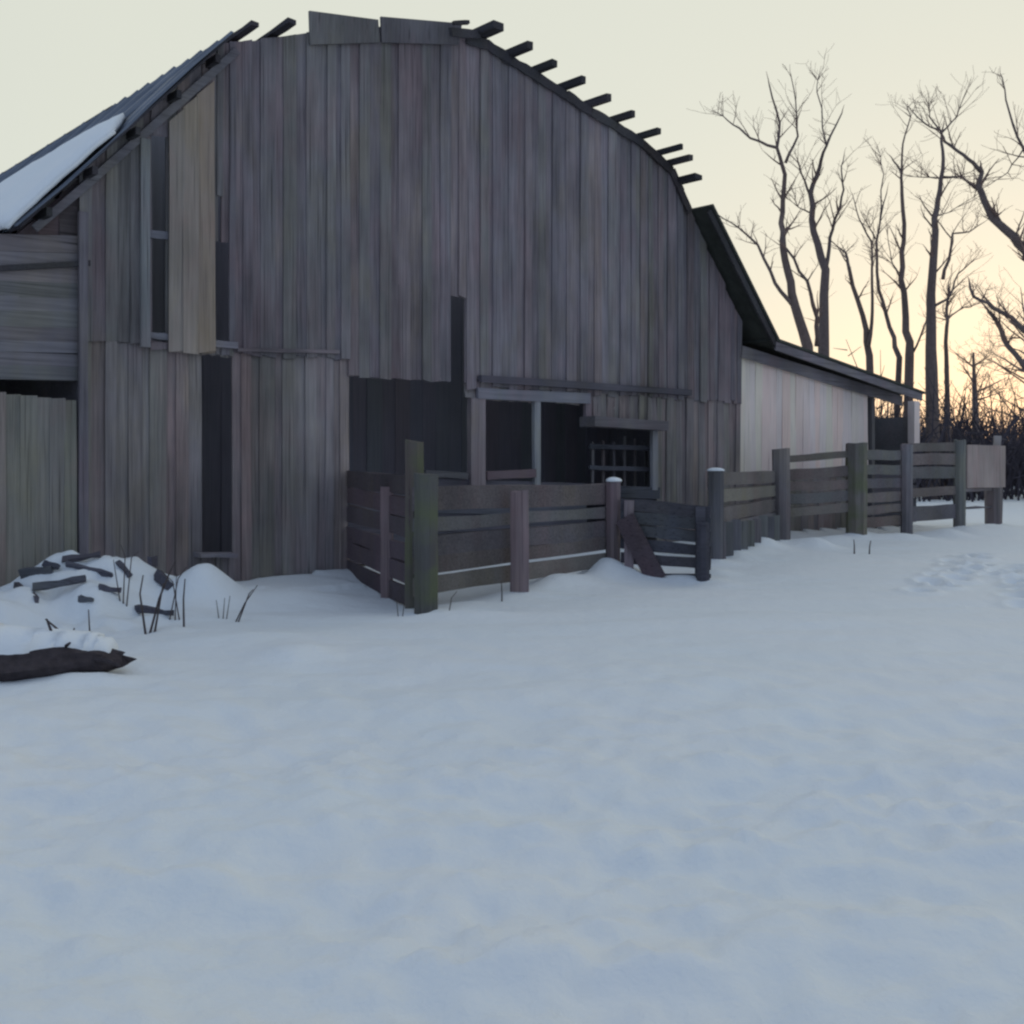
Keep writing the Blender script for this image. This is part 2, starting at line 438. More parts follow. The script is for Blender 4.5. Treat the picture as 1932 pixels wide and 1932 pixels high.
# openings: s0, s1, h0, h1
OPEN = []
def opening(x0, x1, y0, y1):
    xm = (x0 + x1) / 2
    OPEN.append((sx(x0), sx(x1), hz(xm, y1), hz(xm, y0)))
opening(284, 313, 256, 645)      # loft slit
opening(402, 431, 455, 645)      # second slit
opening(409, 418, 372, 456)      # crack above it
opening(380, 440, 668, 1047)     # tall doorway
opening(847, 875, 558, 742)      # slit over the big bay
opening(657, 878, 716, 1180)     # big bay
opening(878, 1106, 756, 1180)    # window bays
opening(1106, 1240, 802, 1180)   # feed hatch
cuts = sorted({round(v, 4) for o in OPEN for v in o[:2]} | {round(sL, 4), round(sR, 4)})
cols = []
for a, b in zip(cuts, cuts[1:]):
    n = max(1, round((b - a) / random.uniform(0.13, 0.18)))
    ws = [random.uniform(0.65, 1.35) for _ in range(n)]; tot = sum(ws); x = a
    for q in ws:
        cols.append((x, x + q / tot * (b - a))); x += q / tot * (b - a)

def vboard(name, s0, s1, z0, z1a, z1b, y, mat, parent=None, th=0.028, gap=-0.016):
    parent = parent or barn
    w2 = (s1 - s0) / 2 - gap / 2; cx = (s0 + s1) / 2
    V, Fc = [], []; seg = 4
    lean = random.uniform(-.004, .004)
    for i in range(seg + 1):
        t = i / seg
        for k, (dx, dy) in enumerate(((-w2, 0), (w2, 0), (w2, th), (-w2, th))):
            top = z1a if dx < 0 else z1b
            e = random.uniform(-.004, .004)
            V.append((dx + e + lean * t, dy + 0.010 * math.sin(3.1 * t + cx * 9), (top - z0) * t + (random.uniform(-.03, .02) if i == 0 else random.uniform(-.01, .01) if i == seg else 0)))
    for i in range(seg):
        o = 4 * i
        for k in range(4): Fc.append((o + k, o + (k + 1) % 4, o + 4 + (k + 1) % 4, o + 4 + k))
    Fc.append((3, 2, 1, 0)); o = 4 * seg; Fc.append((o, o + 1, o + 2, o + 3))
    return link(name, V, Fc, mat, parent, (cx, y, z0))

seam_L, seam_R = 2.93, 2.66
s_mid = sx(652)
for ci, (a, b) in enumerate(cols):
    c = (a + b) / 2
    seam = seam_L if c < s_mid else seam_R
    tiers = [(-0.3, seam - 0.005, 0.0, 'wall_low'), (seam - random.choice((.03, .05, .02, .08)), None, -0.032, 'wall')]
    for z0, z1, y, mk in tiers:
        iv = [(z0, z1)]
        ta, tb = top_at(a) - 0.03, top_at(b) - 0.03
        topm = (ta + tb) / 2
        iv = [(z0, topm if z1 is None else min(z1, topm))]
        for (o0, o1, h0, h1) in OPEN:
            if o0 - 1e-3 <= c <= o1 + 1e-3:
                nv = []
                for p, q in iv:
                    if h1 <= p or h0 >= q: nv.append((p, q)); continue
                    if h0 > p + 0.08: nv.append((p, h0))
                    if h1 < q - 0.08: nv.append((h1 + random.uniform(-.015, .015), q))
                iv = nv
        for p, q in iv:
            yj = y + random.uniform(-.005, .005) + (.009 if ci % 2 else -.009)
            if z1 is None and abs(q - topm) < 1e-6: vboard('wall_board', a, b, p, ta, tb, yj, M[mk])
            else: vboard('wall_board', a, b, p, q, q, yj, M[mk])

def hpx(name, x0, y0, x1, y1, hgt_px, th, mat, off=0.06, jit=0.006):
    """a board laid along the front between two picture points (centre line)"""
    a, b = W(x0, y0, off), W(x1, y1, off)
    dep = Z0 + (a.x + b.x) / 2 * DY
    return plank(name, a, b, hgt_px / F * dep, th, mat, barn, jit=jit)
def vpx(name, x, y0, y1, w_px, th, mat, off=0.06, jit=0.005):
    a, b = W(x, y1, off), W(x, y0, off)
    dep = Z0 + a.x * DY
    return plank(name, a, b, w_px / F * dep / 0.85, th, mat, barn, up=Vector((1, 0, 0)), jit=jit)

# trim round the loft slits and the tan hanging panel
vpx('trim_board', 274, 262, 655, 15, 0.04, M['pale'], 0.075)
hpx('cross_bar', 276, 440, 318, 446, 15, 0.05, M['pale_h'], 0.02)
hpx('cross_bar', 276, 632, 318, 636, 12, 0.05, M['pale_h'], 0.02)
panel_s = [sx(315), sx(341), sx(368), sx(399)]
pn = 0
for a, b in zip(panel_s, panel_s[1:]):
    za, zb = top_at(a) - .40, top_at(b) - .40
    vboard('door_board', a, b, hz(355, 666 - random.uniform(0, 6)), za, zb, -0.085, M['tan'])
hpx('ledge_board', 398, 648, 448, 652, 12, 0.05, M['pale_h'], 0.05)
hpx('seam_board', 448, 660, 640, 664, 7, 0.03, M['wall_h'], 0.05)
hpx('ledge_board', 372, 1047, 442, 1047, 8, 0.2, M['pale_h'], 0.1)
# ledge and window frame of the bays
hpx('ledge_board', 905, 714, 1302, 741, 12, 0.09, M['dark'], 0.09)
hpx('window_header', 900, 742, 1112, 752, 20, 0.06, M['pale_h'], 0.05)
vpx('window_post', 899, 752, 935, 30, 0.10, M['red'], 0.02)
vpx('window_post', 1012, 756, 935, 13, 0.07, M['pale'], 0.03)
vpx('window_post', 1108, 756, 800, 12, 0.06, M['red'], 0.03)
hpx('window_sill', 800, 893, 880, 898, 12, 0.09, M['rail'], 0.03)
hpx('window_sill', 916, 897, 1008, 893, 16, 0.09, M['red_h'], 0.03)
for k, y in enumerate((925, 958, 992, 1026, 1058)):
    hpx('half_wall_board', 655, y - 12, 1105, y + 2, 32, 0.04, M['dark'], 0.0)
# feed hatch: hood, side post, hay rack inside
hpx('hatch_hood', 1108, 795, 1247, 804, 18, 0.34, M['rail'], 0.16)
vpx('hatch_post', 1234, 806, 925, 13, 0.06, M['pale'], 0.09)
hpx('hatch_sill', 1100, 926, 1242, 930, 22, 0.08, M['dark'], 0.06)
for k in range(6):
    x = 1118 + k * 20
    vpx('rack_slat', x, 822 + random.uniform(0, 12), 922, 5, 0.03, M['post'], -0.25 - 0.05 * k)
hpx('rack_rail', 1112, 842, 1236, 846, 9, 0.04, M['dark'], -0.2)
hpx('rack_rail', 1112, 882, 1236, 886, 8, 0.04, M['dark'], -0.22)

# --- left bay: level boards above a plank door
sB = sL - 3.1
def lean_roof_left(s): return eL.z + 0.05 - (sL - s) * 0.2
yrow = 438
rows = []
py = 446
while py < 716:
    hh = random.uniform(20, 33); rows.append((py, min(hh, 722 - py))); py += hh
for py, hh in rows:
    a = W(153, py + hh / 2, -0.02); b0 = W(0, py + hh / 2 - 4, -0.02)
    dirv = (b0 - a) / (a.x - b0.x)
    b = a + dirv * (a.x - sB)
    dep = Z0 + (a.x + b0.x) / 2 * DY
    plank('side_board', b, a, hh / F * dep * 1.02, 0.03, M['wall_h'], barn, jit=0.008)
vpx('corner_board', 157, 400, 1100, 14, 0.05, M['wall'], 0.055)
xs_d = [-200, -160, -118, -84, -50, -24, 6, 37, 66, 93, 120, 141]
for a, b in zip(xs_d, xs_d[1:]):
    ytop = 742 + (a + b) / 2 * 0.10
    zt = W((a + b) / 2, ytop, 0.04).z
    vboard('door_plank', sx(a) , sx(b), -0.2, zt - .004, zt + .004, -0.05 + random.uniform(-.008, .008), M['door'])
link('lean_to_roof', *(lambda z0, z1: ([(sL + .1, -0.06, z0), (sB - .3, -0.06, z1), (sB - .3, BL, z1), (sL + .1, BL, z0), (sL + .1, -0.06, z0 + .06), (sB - .3, -0.06, z1 + .06), (sB - .3, BL, z1 + .06), (sL + .1, BL, z0 + .06)], [(0, 1, 2, 3), (7, 6, 5, 4), (0, 4, 5, 1), (1, 5, 6, 2), (2, 6, 7, 3), (3, 7, 4, 0)]))(3.72, 3.1), M['lath'], barn)
link('side_wall', box_v(sB - .05, sB, 0.02, BL, -.2, 3.2), BOXF, M['wall'], barn)

# --- body behind the front: walls, floor, loft
link('back_wall', [(sL, BL, -.2), (sR, BL, -.2), (sR, BL, eR.z), (bR.x, BL, bR.z), (apex.x, BL, apex.z - .1), (bL.x, BL, bL.z - .1), (sL, BL, eL.z)], [(0, 1, 2, 3, 4, 5, 6)], M['wall'], barn)
link('side_wall', box_v(sL, sL + .05, 0.06, BL, -.2, eL.z + .3), BOXF, M['wall_h'], barn)
link('side_wall', box_v(sR - .05, sR, 0.06, BL, -.2, eR.z + .4), BOXF, M['wall_h'], barn)
link('floor', box_v(sL - 3, lR.x - .6, 0.05, BL - .05, -.4, 0.06), BOXF, M['dirt'], barn)
link('loft_floor', box_v(sL + .08, sL + 3.2, 3.35, BL - .05, 2.45, 2.55), BOXF, M['dark'], barn)
px_ = sL + .06
while px_ < sR - .1:      # plank partition added behind the bays to brighten their dark, up to the roof
    z_ = min(top_at(px_), top_at(px_ + .3)) - .35
    vboard('added_partition_board', px_, px_ + .3, 0.0, z_, z_, 3.25, M['inner']); px_ += .3
for k in range(3):
    for s in (-3.2, 1.4):
        link('inner_post', box_v(s - .1, s + .1, 3.4 + 4 * k, 3.6 + 4 * k, 0.05, 2.45), BOXF, M['post'], barn)
for s in (-2.2, 0.2, 2.6):
    plank('stall_board', (s, 2.6, 0.9), (s + 2.2, 2.6, 0.9), 0.22, 0.04, M['dark'], barn)
    plank('stall_board', (s, 2.6, 0.5), (s + 2.2, 2.6, 0.5), 0.22, 0.04, M['dark'], barn)

# --- roof
def slab(name, p, q, y0, y1, th, mat, over=0.0):
    """roof plane between two roof lines p (upper) and q (lower), given as (s,h)"""
    (s0, h0), (s1, h1) = p, q
    L = math.hypot(s1 - s0, h1 - h0); ux, uz = (s1 - s0) / L, (h1 - h0) / L
    s1 += ux * over; h1 += uz * over
    nx_, nz_ = (-uz, ux) if ux > 0 else (uz, -ux)
    V = [(s0, y0, h0), (s1, y0, h1), (s1, y1, h1), (s0, y1, h0)]
    V += [(x + nx_ * th, y, z + nz_ * th) for x, y, z in V]
    return link(name, V, BOXF, mat, barn)
# left lower slope: metal sheets over a deck
slab('roof_deck', (bL.x, bL.z), (eL.x, eL.z), -OH_L + 0.02, BL, -0.025, M['lath'])
du = Vector((eL.x - bL.x, 0, eL.z - bL.z)); LSL = du.length; du.normalize()
nrm = Vector((du.z, 0, -du.x))
if nrm.z < 0: nrm = -nrm
y = -OH_L; k = 0
while y < BL:
    wv = 0.78
    sag0, sag1 = random.uniform(0, .02), random.uniform(0, .02)
    top = Vector((bL.x, 0, bL.z)) - du * random.uniform(-.01, .02); bot = Vector((eL.x, 0, eL.z)) + du * random.uniform(0.02, 0.07)
    V, Fc = [], []
    prof = [(0, 0.004), (0.03, 0.03), (0.06, 0.004), (0.37, 0.006), (0.40, 0.022), (0.43, 0.006), (0.775, 0.004)]
    rows_ = 5
    for i in range(rows_ + 1):
        t = i / rows_; p = top.lerp(bot, t)
        for dy, dz in prof:
            warp = (0.02 * math.sin(t * 7 + k)) if k == 0 else 0
            V.append(p + nrm * (dz + sag0 * math.sin(t * 3.1) + warp) + Vector((0, y + dy - (0.03 * math.sin(t * 9) if (k == 0 and dy == 0) else 0), 0)))
    m_ = len(prof)
    for i in range(rows_):
        for j in range(m_ - 1): Fc.append((i * m_ + j, i * m_ + j + 1, (i + 1) * m_ + j + 1, (i + 1) * m_ + j))
    o = link('roof_sheet', V, Fc, M['metal'], barn)
    md = o.modifiers.new('thickness', 'SOLIDIFY'); md.thickness = 0.006
    y += wv; k += 1
# edge rafter and fascia under the left overhang
plank('rake_board', W(448, 96, .06), W(66, 432, .06), 0.09, 0.03, M['wall_h'], barn, jit=.01)
for k in range(5):
    t = 0.1 + k * 0.2
    p = Vector((bL.x, 0, bL.z)).lerp(Vector((eL.x, 0, eL.z)), t) - nrm * 0.1
    plank('lookout_board', (p.x, -OH_L + .05, p.z), (p.x, 0.1, p.z), 0.09, 0.06, M['lath'], barn)
def roof_h(s): return eL.z + (bL.z - eL.z) * (s - eL.x) / (bL.x - eL.x)
for k in range(4):
    a_, b_ = sL + .02 - k * .22, sL + .02 - (k + 1) * .22
    vboard('gable_board', b_, a_, eL.z - .45, roof_h(b_) - .12, roof_h(a_) - .12, .03 + .012 * (k % 2), M['red_h'])
# upper slopes: deck set well back, front strip left open to light the inside
slab('roof_deck', (apex.x, apex.z - .02), (bL.x, bL.z - .02), 3.3, BL, 0.04, M['lath'])
slab('roof_deck', (apex.x, apex.z - .05), (bR.x, bR.z - .05), 3.3, BL, 0.04, M['lath'])
# right lower slope and its overhang
slab('roof_deck', (bR.x, bR.z), (eR.x, eR.z), -OH_R, BL, 0.05, M['green'])
plank('fascia_board', (bR.x - .03, -OH_R + .05, bR.z - .10), (eR.x - .03, -OH_R + .05, eR.z - .08), 0.12, 0.04, M['lath'], barn)
# lean-to roof on the right
slab('roof_deck', (eR.x - .05, eR.z - .01), (lR.x, lR.z), -OH_R, BL - 3, 0.05, M['green'], over=.1)
plank('fascia_board', (eR.x - .05, -OH_R + .04, eR.z - .10), (lR.x, -OH_R + .04, lR.z - .09), 0.16, 0.035, M['wall_h'], barn)
plank('fascia_board', (eR.x - .6, -0.05, eR.z - .22), (lR.x - .2, -0.05, lR.z - .16), 0.22, 0.03, M['wall_h'], barn)
edge = [(880, 74), (919, 84), (965, 114), (1016, 147), (1070, 180), (1116, 211), (1163, 239), (1213, 271), (1268, 322), (1286, 362), (1302, 400)]
for p, q in zip(edge, edge[1:]):
    plank('rake_board', W(*p, .075), W(*q, .075), .15, .035, M['lath'], barn, jit=.015)
# lath ends sticking out past the front where the roofing is gone
lath = [((902, 66), (940, 47), .15), ((958, 103), (1000, 85), .085), ((1010, 135), (1050, 116), .085), ((1062, 167), (1098, 147), .075),
        ((1110, 199), (1150, 181), .085), ((1158, 228), (1196, 212), .075), ((1206, 262), (1243, 243), .075),
        ((1248, 291), (1285, 273), .05), ((1264, 310), (1298, 294), .09), ((1280, 346), (1313, 329), .15)]
for (r0, tp, wd) in lath:
    a = W(*r0)
    Lh = random.uniform(0.40, 0.5)
    b = W(*tp, Lh)
    b = Vector((a.x + (b.x - a.x) * .35, -Lh, a.z + (b.z - a.z) * .5))
    back = Vector((a.x, BL * .9, a.z))
    plank('roof_lath', b, (a.x, BL, a.z - 0.0), random.uniform(.085, .12), wd * 1.3, M['lath'], barn, jit=.008)
for (r0, tp, wd) in [((448, 72), (484, 45), .10), ((520, 66), (550, 39), .11)]:
    a = W(*r0); b = W(*tp, .42)
    plank('roof_lath', (a.x + (b.x - a.x) * .5, -.42, b.z), (a.x, .5, a.z), 0.06, wd, M['lath'], barn, jit=.008)
# remnants of the ridge boarding hanging over the gable
for (c, th) in (([(584, 20), (714, 37), (717, 80), (586, 84)], .05), ([(719, 31), (872, 44), (866, 84), (721, 80)], .05)):
    f = [W(*c[0], .09), W(*c[1], .09), W(*c[2], .075), W(*c[3], .075)]
    V = f + [p + Vector((0, .03, .0)) for p in f]
    link('ridge_board', V, BOXF, M['ridge'], barn)
plank('ridge_board', W(855, 44, .36), W(884, 42, .36), 0.05, 0.05, M['lath'], barn)
plank('ridge_board', W(850, 60, .3), W(905, 66, .1), 0.12, 0.05, M['lath'], barn)

# --- right lean-to front: warm white boards, dark base, open end
s0 = sR; s1 = sx(1641)
x = s0
def lean_h(s): return eR.z + (lR.z - eR.z) * (s - eR.x) / (lR.x - eR.x) - 0.20
while x < s1 - 0.05:
    wd = random.uniform(0.17, 0.26); e = min(x + wd, s1)
    vboard('lean_to_board', x, e, 1.22 + random.uniform(-.04, .04), lean_h(x) - .06, lean_h(e) - .06, 0.05 + random.uniform(-.006, .006), M['white'])
    vboard('lean_to_board', x, e, -.2, 1.24, 1.24, 0.085, M['wall_low'])
    x = e
vpx('lean_to_post', 1724, 757, 850, 17, 0.16, M['white'], -0.1)
vpx('lean_to_post', 1643, 750, 1000, 9, 0.12, M['post'], -0.06)
sE = sx(1735)
link('side_wall', box_v(sE, sE + .04, 0.22, BL - 3, -.2, 2.5), BOXF, M['wall_h'], barn)
link('back_wall', box_v(sR, sE, BL - 3.1, BL - 3, -.2, 2.6), BOXF, M['wall'], barn)
for k, z in enumerate((0.2, 0.5, 0.8, 1.1)):
    plank('half_wall_board', (s1, .1, z), (sE, .1, z), 0.24, 0.04, M['dark'], barn)

# snow lying on the left roof
yA, yB_ = 0.05, BL
Vs, Fs = [], []
nr, nc = 16, 70
for j in range(nc + 1):
    yy = yA - OH_L - .03 + (yB_ - yA) * (j / nc) ** 1.3
    up0 = 0.36 + 0.12 * fbm(yy * 1.0, 3.3, 1.2, 3) + 0.20 * math.exp(-max(0, yy + .3) / 0.5)
    for i in range(nr + 1):
        t = i / nr
        q = up0 + (1.03 - up0) * t
        th = 0.075 * (min(1, t * 5) ** .6) * (min(1, (1 - t) * 9 + .35)) * min(1, j * .35 + .12) + .012 + 0.02 * fbm(yy, q * 4, .4, 2)
        p = Vector((bL.x, yy, bL.z)) + du * (LSL * q) + nrm * (0.03 + max(0.004, th))
        Vs.append(p)
for j in range(nc):
    for i in range(nr):
        a = j * (nr + 1) + i
        Fs.append((a, a + 1, a + nr + 2, a + nr + 1))
rs = link('roof_snow', Vs, Fs, M['snow'], None, smooth=True)
md = rs.modifiers.new('thickness', 'SOLIDIFY'); md.thickness = 0.05; md.offset = -1
rs.location = barn.location; rs.rotation_euler = barn.rotation_euler
tag(rs, 'sheet of snow lying on the left metal roof slope of the barn', 'snow')

def under(new_parent, names, lo=None, hi=None):
    for ch in list(barn.children):
        if ch is not new_parent and ch.name.split('.')[0] in names and (lo is None or lo < ch.location.x < hi):
            ch.parent = new_parent; ch.location = ch.location - new_parent.location
def first(name): return next(c for c in barn.children if c.name.split('.')[0] == name)
under(first('window_header'), ('window_post', 'window_sill'))
under(first('hatch_hood'), ('hatch_post', 'hatch_sill', 'rack_slat', 'rack_rail'))
ld = plank('loft_door', W(318, 300, .03), W(398, 306, .03), .14, .03, M['tan'], barn); under(ld, ('door_board',))
sdoor = plank('sliding_door', W(-150, 800, .0), W(138, 812, .0), .14, .03, M['door'], barn); under(sdoor, ('door_plank',))
# ------------------------------------------------------------------ fence
def gz(x, y): return H(x, y)
def post(parent, px0, px1, top_y, dep, mat, depth=None, lean=0.0):
    wdt = (px1 - px0) / F * dep; xc = ((px0 + px1) / 2 - CX) / F * dep
    zt = CAM_H + (HY - top_y) / F * dep; zb = gz(xc, dep) - 0.25
    d = depth or wdt * random.uniform(.8, 1.0)
    V, Fc = [], []; seg = 5; n = 8
    for i in range(seg + 1):
        t = i / seg
        for j in range(n):
            a = 2 * math.pi * (j + .5) / n
            r = 1.0 / max(abs(math.cos(a)), abs(math.sin(a))) ** .75
            r *= random.uniform(.95, 1.05)
            V.append((math.cos(a) * wdt / 2 * r * .93 + lean * t, math.sin(a) * d / 2 * r * .93, (zt - zb) * t + (random.uniform(-.025, .02) if i == seg else 0)))
    for i in range(seg):
        for j in range(n): Fc.append((i * n + j, i * n + (j + 1) % n, (i + 1) * n + (j + 1) % n, (i + 1) * n + j))
    Fc.append(tuple(range(n))[::-1]); Fc.append(tuple(seg * n + j for j in range(n)))
    loc = Vector((xc, dep, zb))
    o = link('post', V, Fc, mat, parent, loc - parent.location)
    return Vector((xc, dep, zt)), wdt

def cap_snow(p, wdt, label, hgt=0.06):
    V, Fc = [], []; n, m_ = 10, 4
    for i in range(m_ + 1):
        t = i / m_; r = wdt * .56 * math.cos(t * 1.45) * (1.0 if i else .92); z = hgt * math.sin(t * 1.5)
        for j in range(n):
            a = 2 * math.pi * j / n
            q = r * (1 + .12 * math.sin(3 * a + wdt * 40))
            V.append((math.cos(a) * q, math.sin(a) * q, z - .004))
    for i in range(m_):
        for j in range(n): Fc.append((i * n + j, i * n + (j + 1) % n, (i + 1) * n + (j + 1) % n, (i + 1) * n + j))
    Fc.append(tuple(range(n))[::-1]); Fc.append(tuple(m_ * n + j for j in range(n)))
    return tag(link('snow_cap', V, Fc, M['snow'], None, p, smooth=True), label, 'snow')

rail_mix = [M['rail'], M['rail_b'], M['rail_b']]
def rails(parent, A, B, hs, wd, mat, off=0.0, name='rail', th=.045):
    """level boards between two post positions, one for each height above the snow"""
    d = Vector((B.x - A.x, B.y - A.y, 0)).normalized(); nrm_ = Vector((d.y, -d.x, 0))
    for hh in hs:
        h0, h1, w_ = (hh if isinstance(hh, tuple) else (hh, hh, wd))
        a = Vector((A.x, A.y, h0)) + nrm_ * off - d * .08; b = Vector((B.x, B.y, h1)) + nrm_ * off + d * .08
        a.z += random.uniform(-.025, .025); b.z += random.uniform(-.025, .025)
        mm = random.choice(rail_mix) if mat is M['rail'] else mat
        plank(name, a - parent.location, b - parent.location, w_ * random.uniform(.88, 1.04), th, mm, parent, jit=.014)

fA = empty('board_fence', (-0.9, 11.0, 0))
tag(fA, 'near board fence of three wide rails with mossy corner posts below the barn bay', 'fence')
pA, _ = post(fA, 763, 800, 830, 11.45, M['moss'])
pB, _ = post(fA, 780, 828, 895, 10.95, M['moss'])
pM, _ = post(fA, 961, 999, 925, 12.15, M['red'], depth=.07)
pC, wC = post(fA, 1142, 1171, 908, 14.15, M['red'])
rails(fA, pB, pC, [(1.16, 1.12, .25), (.90, .86, .16), (.68, .64, .22), (.46, .43, .18), (.24, .22, .20)], .2, M['rail'], off=-.09)
wp = from_barn(sx(652), -.1)
rails(fA, Vector((wp.x, wp.y, 0)), Vector((pA.x - .05, pA.y, 0)), [(z, z, .21) for z in (.1, .34, .58, .82, 1.06, 1.28)], .2, M['red_h'])
vp = plank('batten', Vector((-1.42, 12.2, -.1)) - fA.location, Vector((-1.42, 12.2, 1.25)) - fA.location, .14, .05, M['red'], fA, up=Vector((1, 0, 0)))
cap_snow(pC, wC, 'small snow cap on the pale post left of the leaning gate')

g = empty('farm_gate', (2.0, 13.85, 0))
tag(g, 'dark slatted farm gate with diagonal plank sagging into the snow', 'gate')
ga, gb = Vector((1.50, 14.05, 0)), Vector((2.46, 13.75, 0))
gp, _ = post(g, 1313, 1339, 985, 13.65, M['dark'])
rails(g, ga, gb, [(.98, .90, .17), (.80, .72, .15), (.62, .55, .15), (.44, .38, .15), (.27, .24, .13), (.06, .05, .1)], .15, M['dark'])
plank('brace', Vector((1.46, 13.97, .80)) - g.location, Vector((1.86, 13.82, .0)) - g.location, .26, .04, M['red_h'], g, jit=.01)
plank('stile', Vector((1.52, 13.99, -.05)) - g.location, Vector((1.52, 13.99, 1.02)) - g.location, .12, .05, M['red'], g, up=Vector((1, 0, 0)))
plank('stile', Vector((2.40, 13.72, -.05)) - g.location, Vector((2.40, 13.72, .95)) - g.location, .12, .05, M['dark'], g, up=Vector((1, 0, 0)))

fB = empty('corral_fence', (7.0, 20.5, 0))
tag(fB, 'far corral fence of tall timber posts running along the lean-to', 'fence')
q0, w0 = post(fB, 1335, 1366, 888, 16.1, M['post'])
q1, _ = post(fB, 1456, 1491, 846, 19.0, M['post'])
q2, _ = post(fB, 1596, 1636, 836, 20.5, M['moss'])
q3, _ = post(fB, 1699, 1722, 838, 21.8, M['post'])
q4, _ = post(fB, 1799, 1822, 830, 23.2, M['post'])
q5, _ = post(fB, 1858, 1890, 868, 25.0, M['post'])
cap_snow(q0, w0, 'small snow cap on the short post right of the leaning gate', .05)
rails(fB, q0, q1, [(1.22, 1.25, .22), (.97, 1.0, .22), (.72, .74, .22), (.47, .49, .2)], .2, M['rail'], off=-.08)
for k in range(9):
    t = .06 + k * .105; p = q0.lerp(q1, t)
    plank('slat', Vector((p.x, p.y + .03, -.1)) - fB.location, Vector((p.x, p.y + .03, .55 + random.uniform(-.04, .06))) - fB.location, .17, .03, M['post'], fB, up=Vector((1, 0, 0)))
rails(fB, q1, q2, [(1.50, 1.66, .13), (1.25, 1.34, .19), (1.03, 1.08, .17), (.82, .84, .18), (.60, .62, .18)], .2, M['rail'], off=-.08)
rails(fB, q2, q3, [(1.60, 1.62, .2), (1.32, 1.30, .2), (1.05, 1.05, .2), (.80, .80, .18), (.55, .55, .18), (.3, .3, .2)], .2, M['rail'], off=-.08)
rails(fB, q3, q4, [(1.76, 1.80, .2), (1.50, 1.52, .24), (1.23, 1.25, .24), (.84, .84, .2), (.40, .42, .3)], .2, M['rail'], off=-.05)
rails(fB, q4, q5, [(.84, .80, .06), (.46, .42, .05)], .05, M['rail'])
sgn = empty('notice_board', (10.6, 24.1, 0))
tag(sgn, 'blank tan wooden panel fixed to the last fence post by the track', 'sign')
a, b = at(1824, 880, 23.6), at(1896, 880, 24.6)
V, Fc = prism((0, 0, 0), b - a, 80 / F * 24.1, .03, seg=4, jit=.004)
link('panel', V, Fc, M['sign'], sgn, a - sgn.location)
a, b = at(1882, 822, 24.7), at(1880, 880, 24.7)
plank('stake', b - sgn.location, a - sgn.location, .16, .06, M['sign'], sgn, up=Vector((1, 0, 0)))

# ------------------------------------------------------------------ trees
def tree_limbs(limbs, dep, seed, conv=None, wob=0.5):
    r = random.Random(seed); res = []
    for pts, r0, r1 in limbs:
        L3 = []
        for i, (cx_, cy_) in enumerate(pts):
            px, py = 1275 + .36 * cx_, 77 + .36 * cy_
            dd = dep + (noise.noise(Vector((cx_ / 160, cy_ / 160, seed))) * wob * 3)
            L3.append(at(px, py, dd))
        # subdivide with a little crookedness
        P = [L3[0]]
        for a, b in zip(L3, L3[1:]):
            for k in range(1, 4):
                j = Vector((r.uniform(-1, 1), r.uniform(-1, 1), r.uniform(-1, 1))) * (.03 * (b - a).length) if k < 3 else Vector()
                P.append(a.lerp(b, k / 3) + j)
        n = len(P)
        res.append((P, [(r0 + (r1 - r0) * (i / (n - 1)) ** .7) * .82 for i in range(n)]))
    return res

def grow(V, Fc, p, d, length, rad, level, r, spread=.75, up=.25, kids=(3, 5), sides=4):
    n = 5; pts = [p]; rads = [rad]; dirs = [d]
    for i in range(n):
        d = (d + Vector((r.gauss(0, .10), r.gauss(0, .10), r.gauss(0, .08) + up * .12))).normalized()
        p = p + d * (length / n); pts.append(p); rads.append(max(rad * (1 - .8 * (i + 1) / n), .006)); dirs.append(d)
    tube(V, Fc, pts, rads, sides, cap=False)
    if level <= 0: return
    for k in range(r.randint(*kids)):
        i = r.randint(1, n); side = Vector((r.gauss(0, 1), r.gauss(0, 1), r.gauss(0, .6))).normalized()
        nd = (dirs[i] * (1 - spread * .6) + side * spread + Vector((0, 0, up))).normalized()
        grow(V, Fc, pts[i], nd, length * r.uniform(.4, .65), rads[i] * .65, level - 1, r, spread, up, kids, max(3, sides - 1))

def make_tree(label, limbs, dep, seed, base_px, mat, r_base, twig_per=5, twig_len=2.0, level=2, spread=.7):
    r = random.Random(seed)
    bx = at(base_px, HY, dep); root = empty('bare_tree', (bx.x, dep, 0))
    tag(root, label, 'tree', 'bare trees behind the barn')
    Ls = tree_limbs(limbs, dep, seed)
    # carry the trunk down to the ground
    V, Fc = [], []
    for i, (P, R) in enumerate(Ls):
        if i == 0 and P[0].z > 0.3:
            P = [Vector((bx.x, dep, -.3)), Vector((bx.x * .5 + P[0].x * .5, dep, P[0].z * .5))] + P
            R = [R[0] * 1.5, R[0] * 1.1] + R
        tube(V, Fc, [p - root.location for p in P], R, 8)
    link('trunk', V, Fc, mat, root, smooth=True)
    V, Fc = [], []
    for P, R in Ls:
        n = len(P)
        for k in range(twig_per + n // 4):
            i = min(n - 1, int(n * r.uniform(.25, .93)))
            tg = (P[min(i + 1, n - 1)] - P[max(i - 1, 0)]).normalized()
            side = Vector((r.gauss(0, 1), r.gauss(0, 1), r.gauss(0, .4))).normalized()
            nd = (tg * .6 + side * spread + Vector((0, 0, .3))).normalized()
            grow(V, Fc, P[i] - root.location, nd, twig_len * r.uniform(.4, 1.1) * (1 - .5 * i / n), max(min(R[i] * .5, .04), .014), level, r)
        tg = (P[-1] - P[-2]).normalized()
        grow(V, Fc, P[-1] - root.location, tg, twig_len * .3, max(R[-1] * .9, .014), 0, r)
    tag(link('branches', V, Fc, M['twig'], root), kind='stuff')
    return root

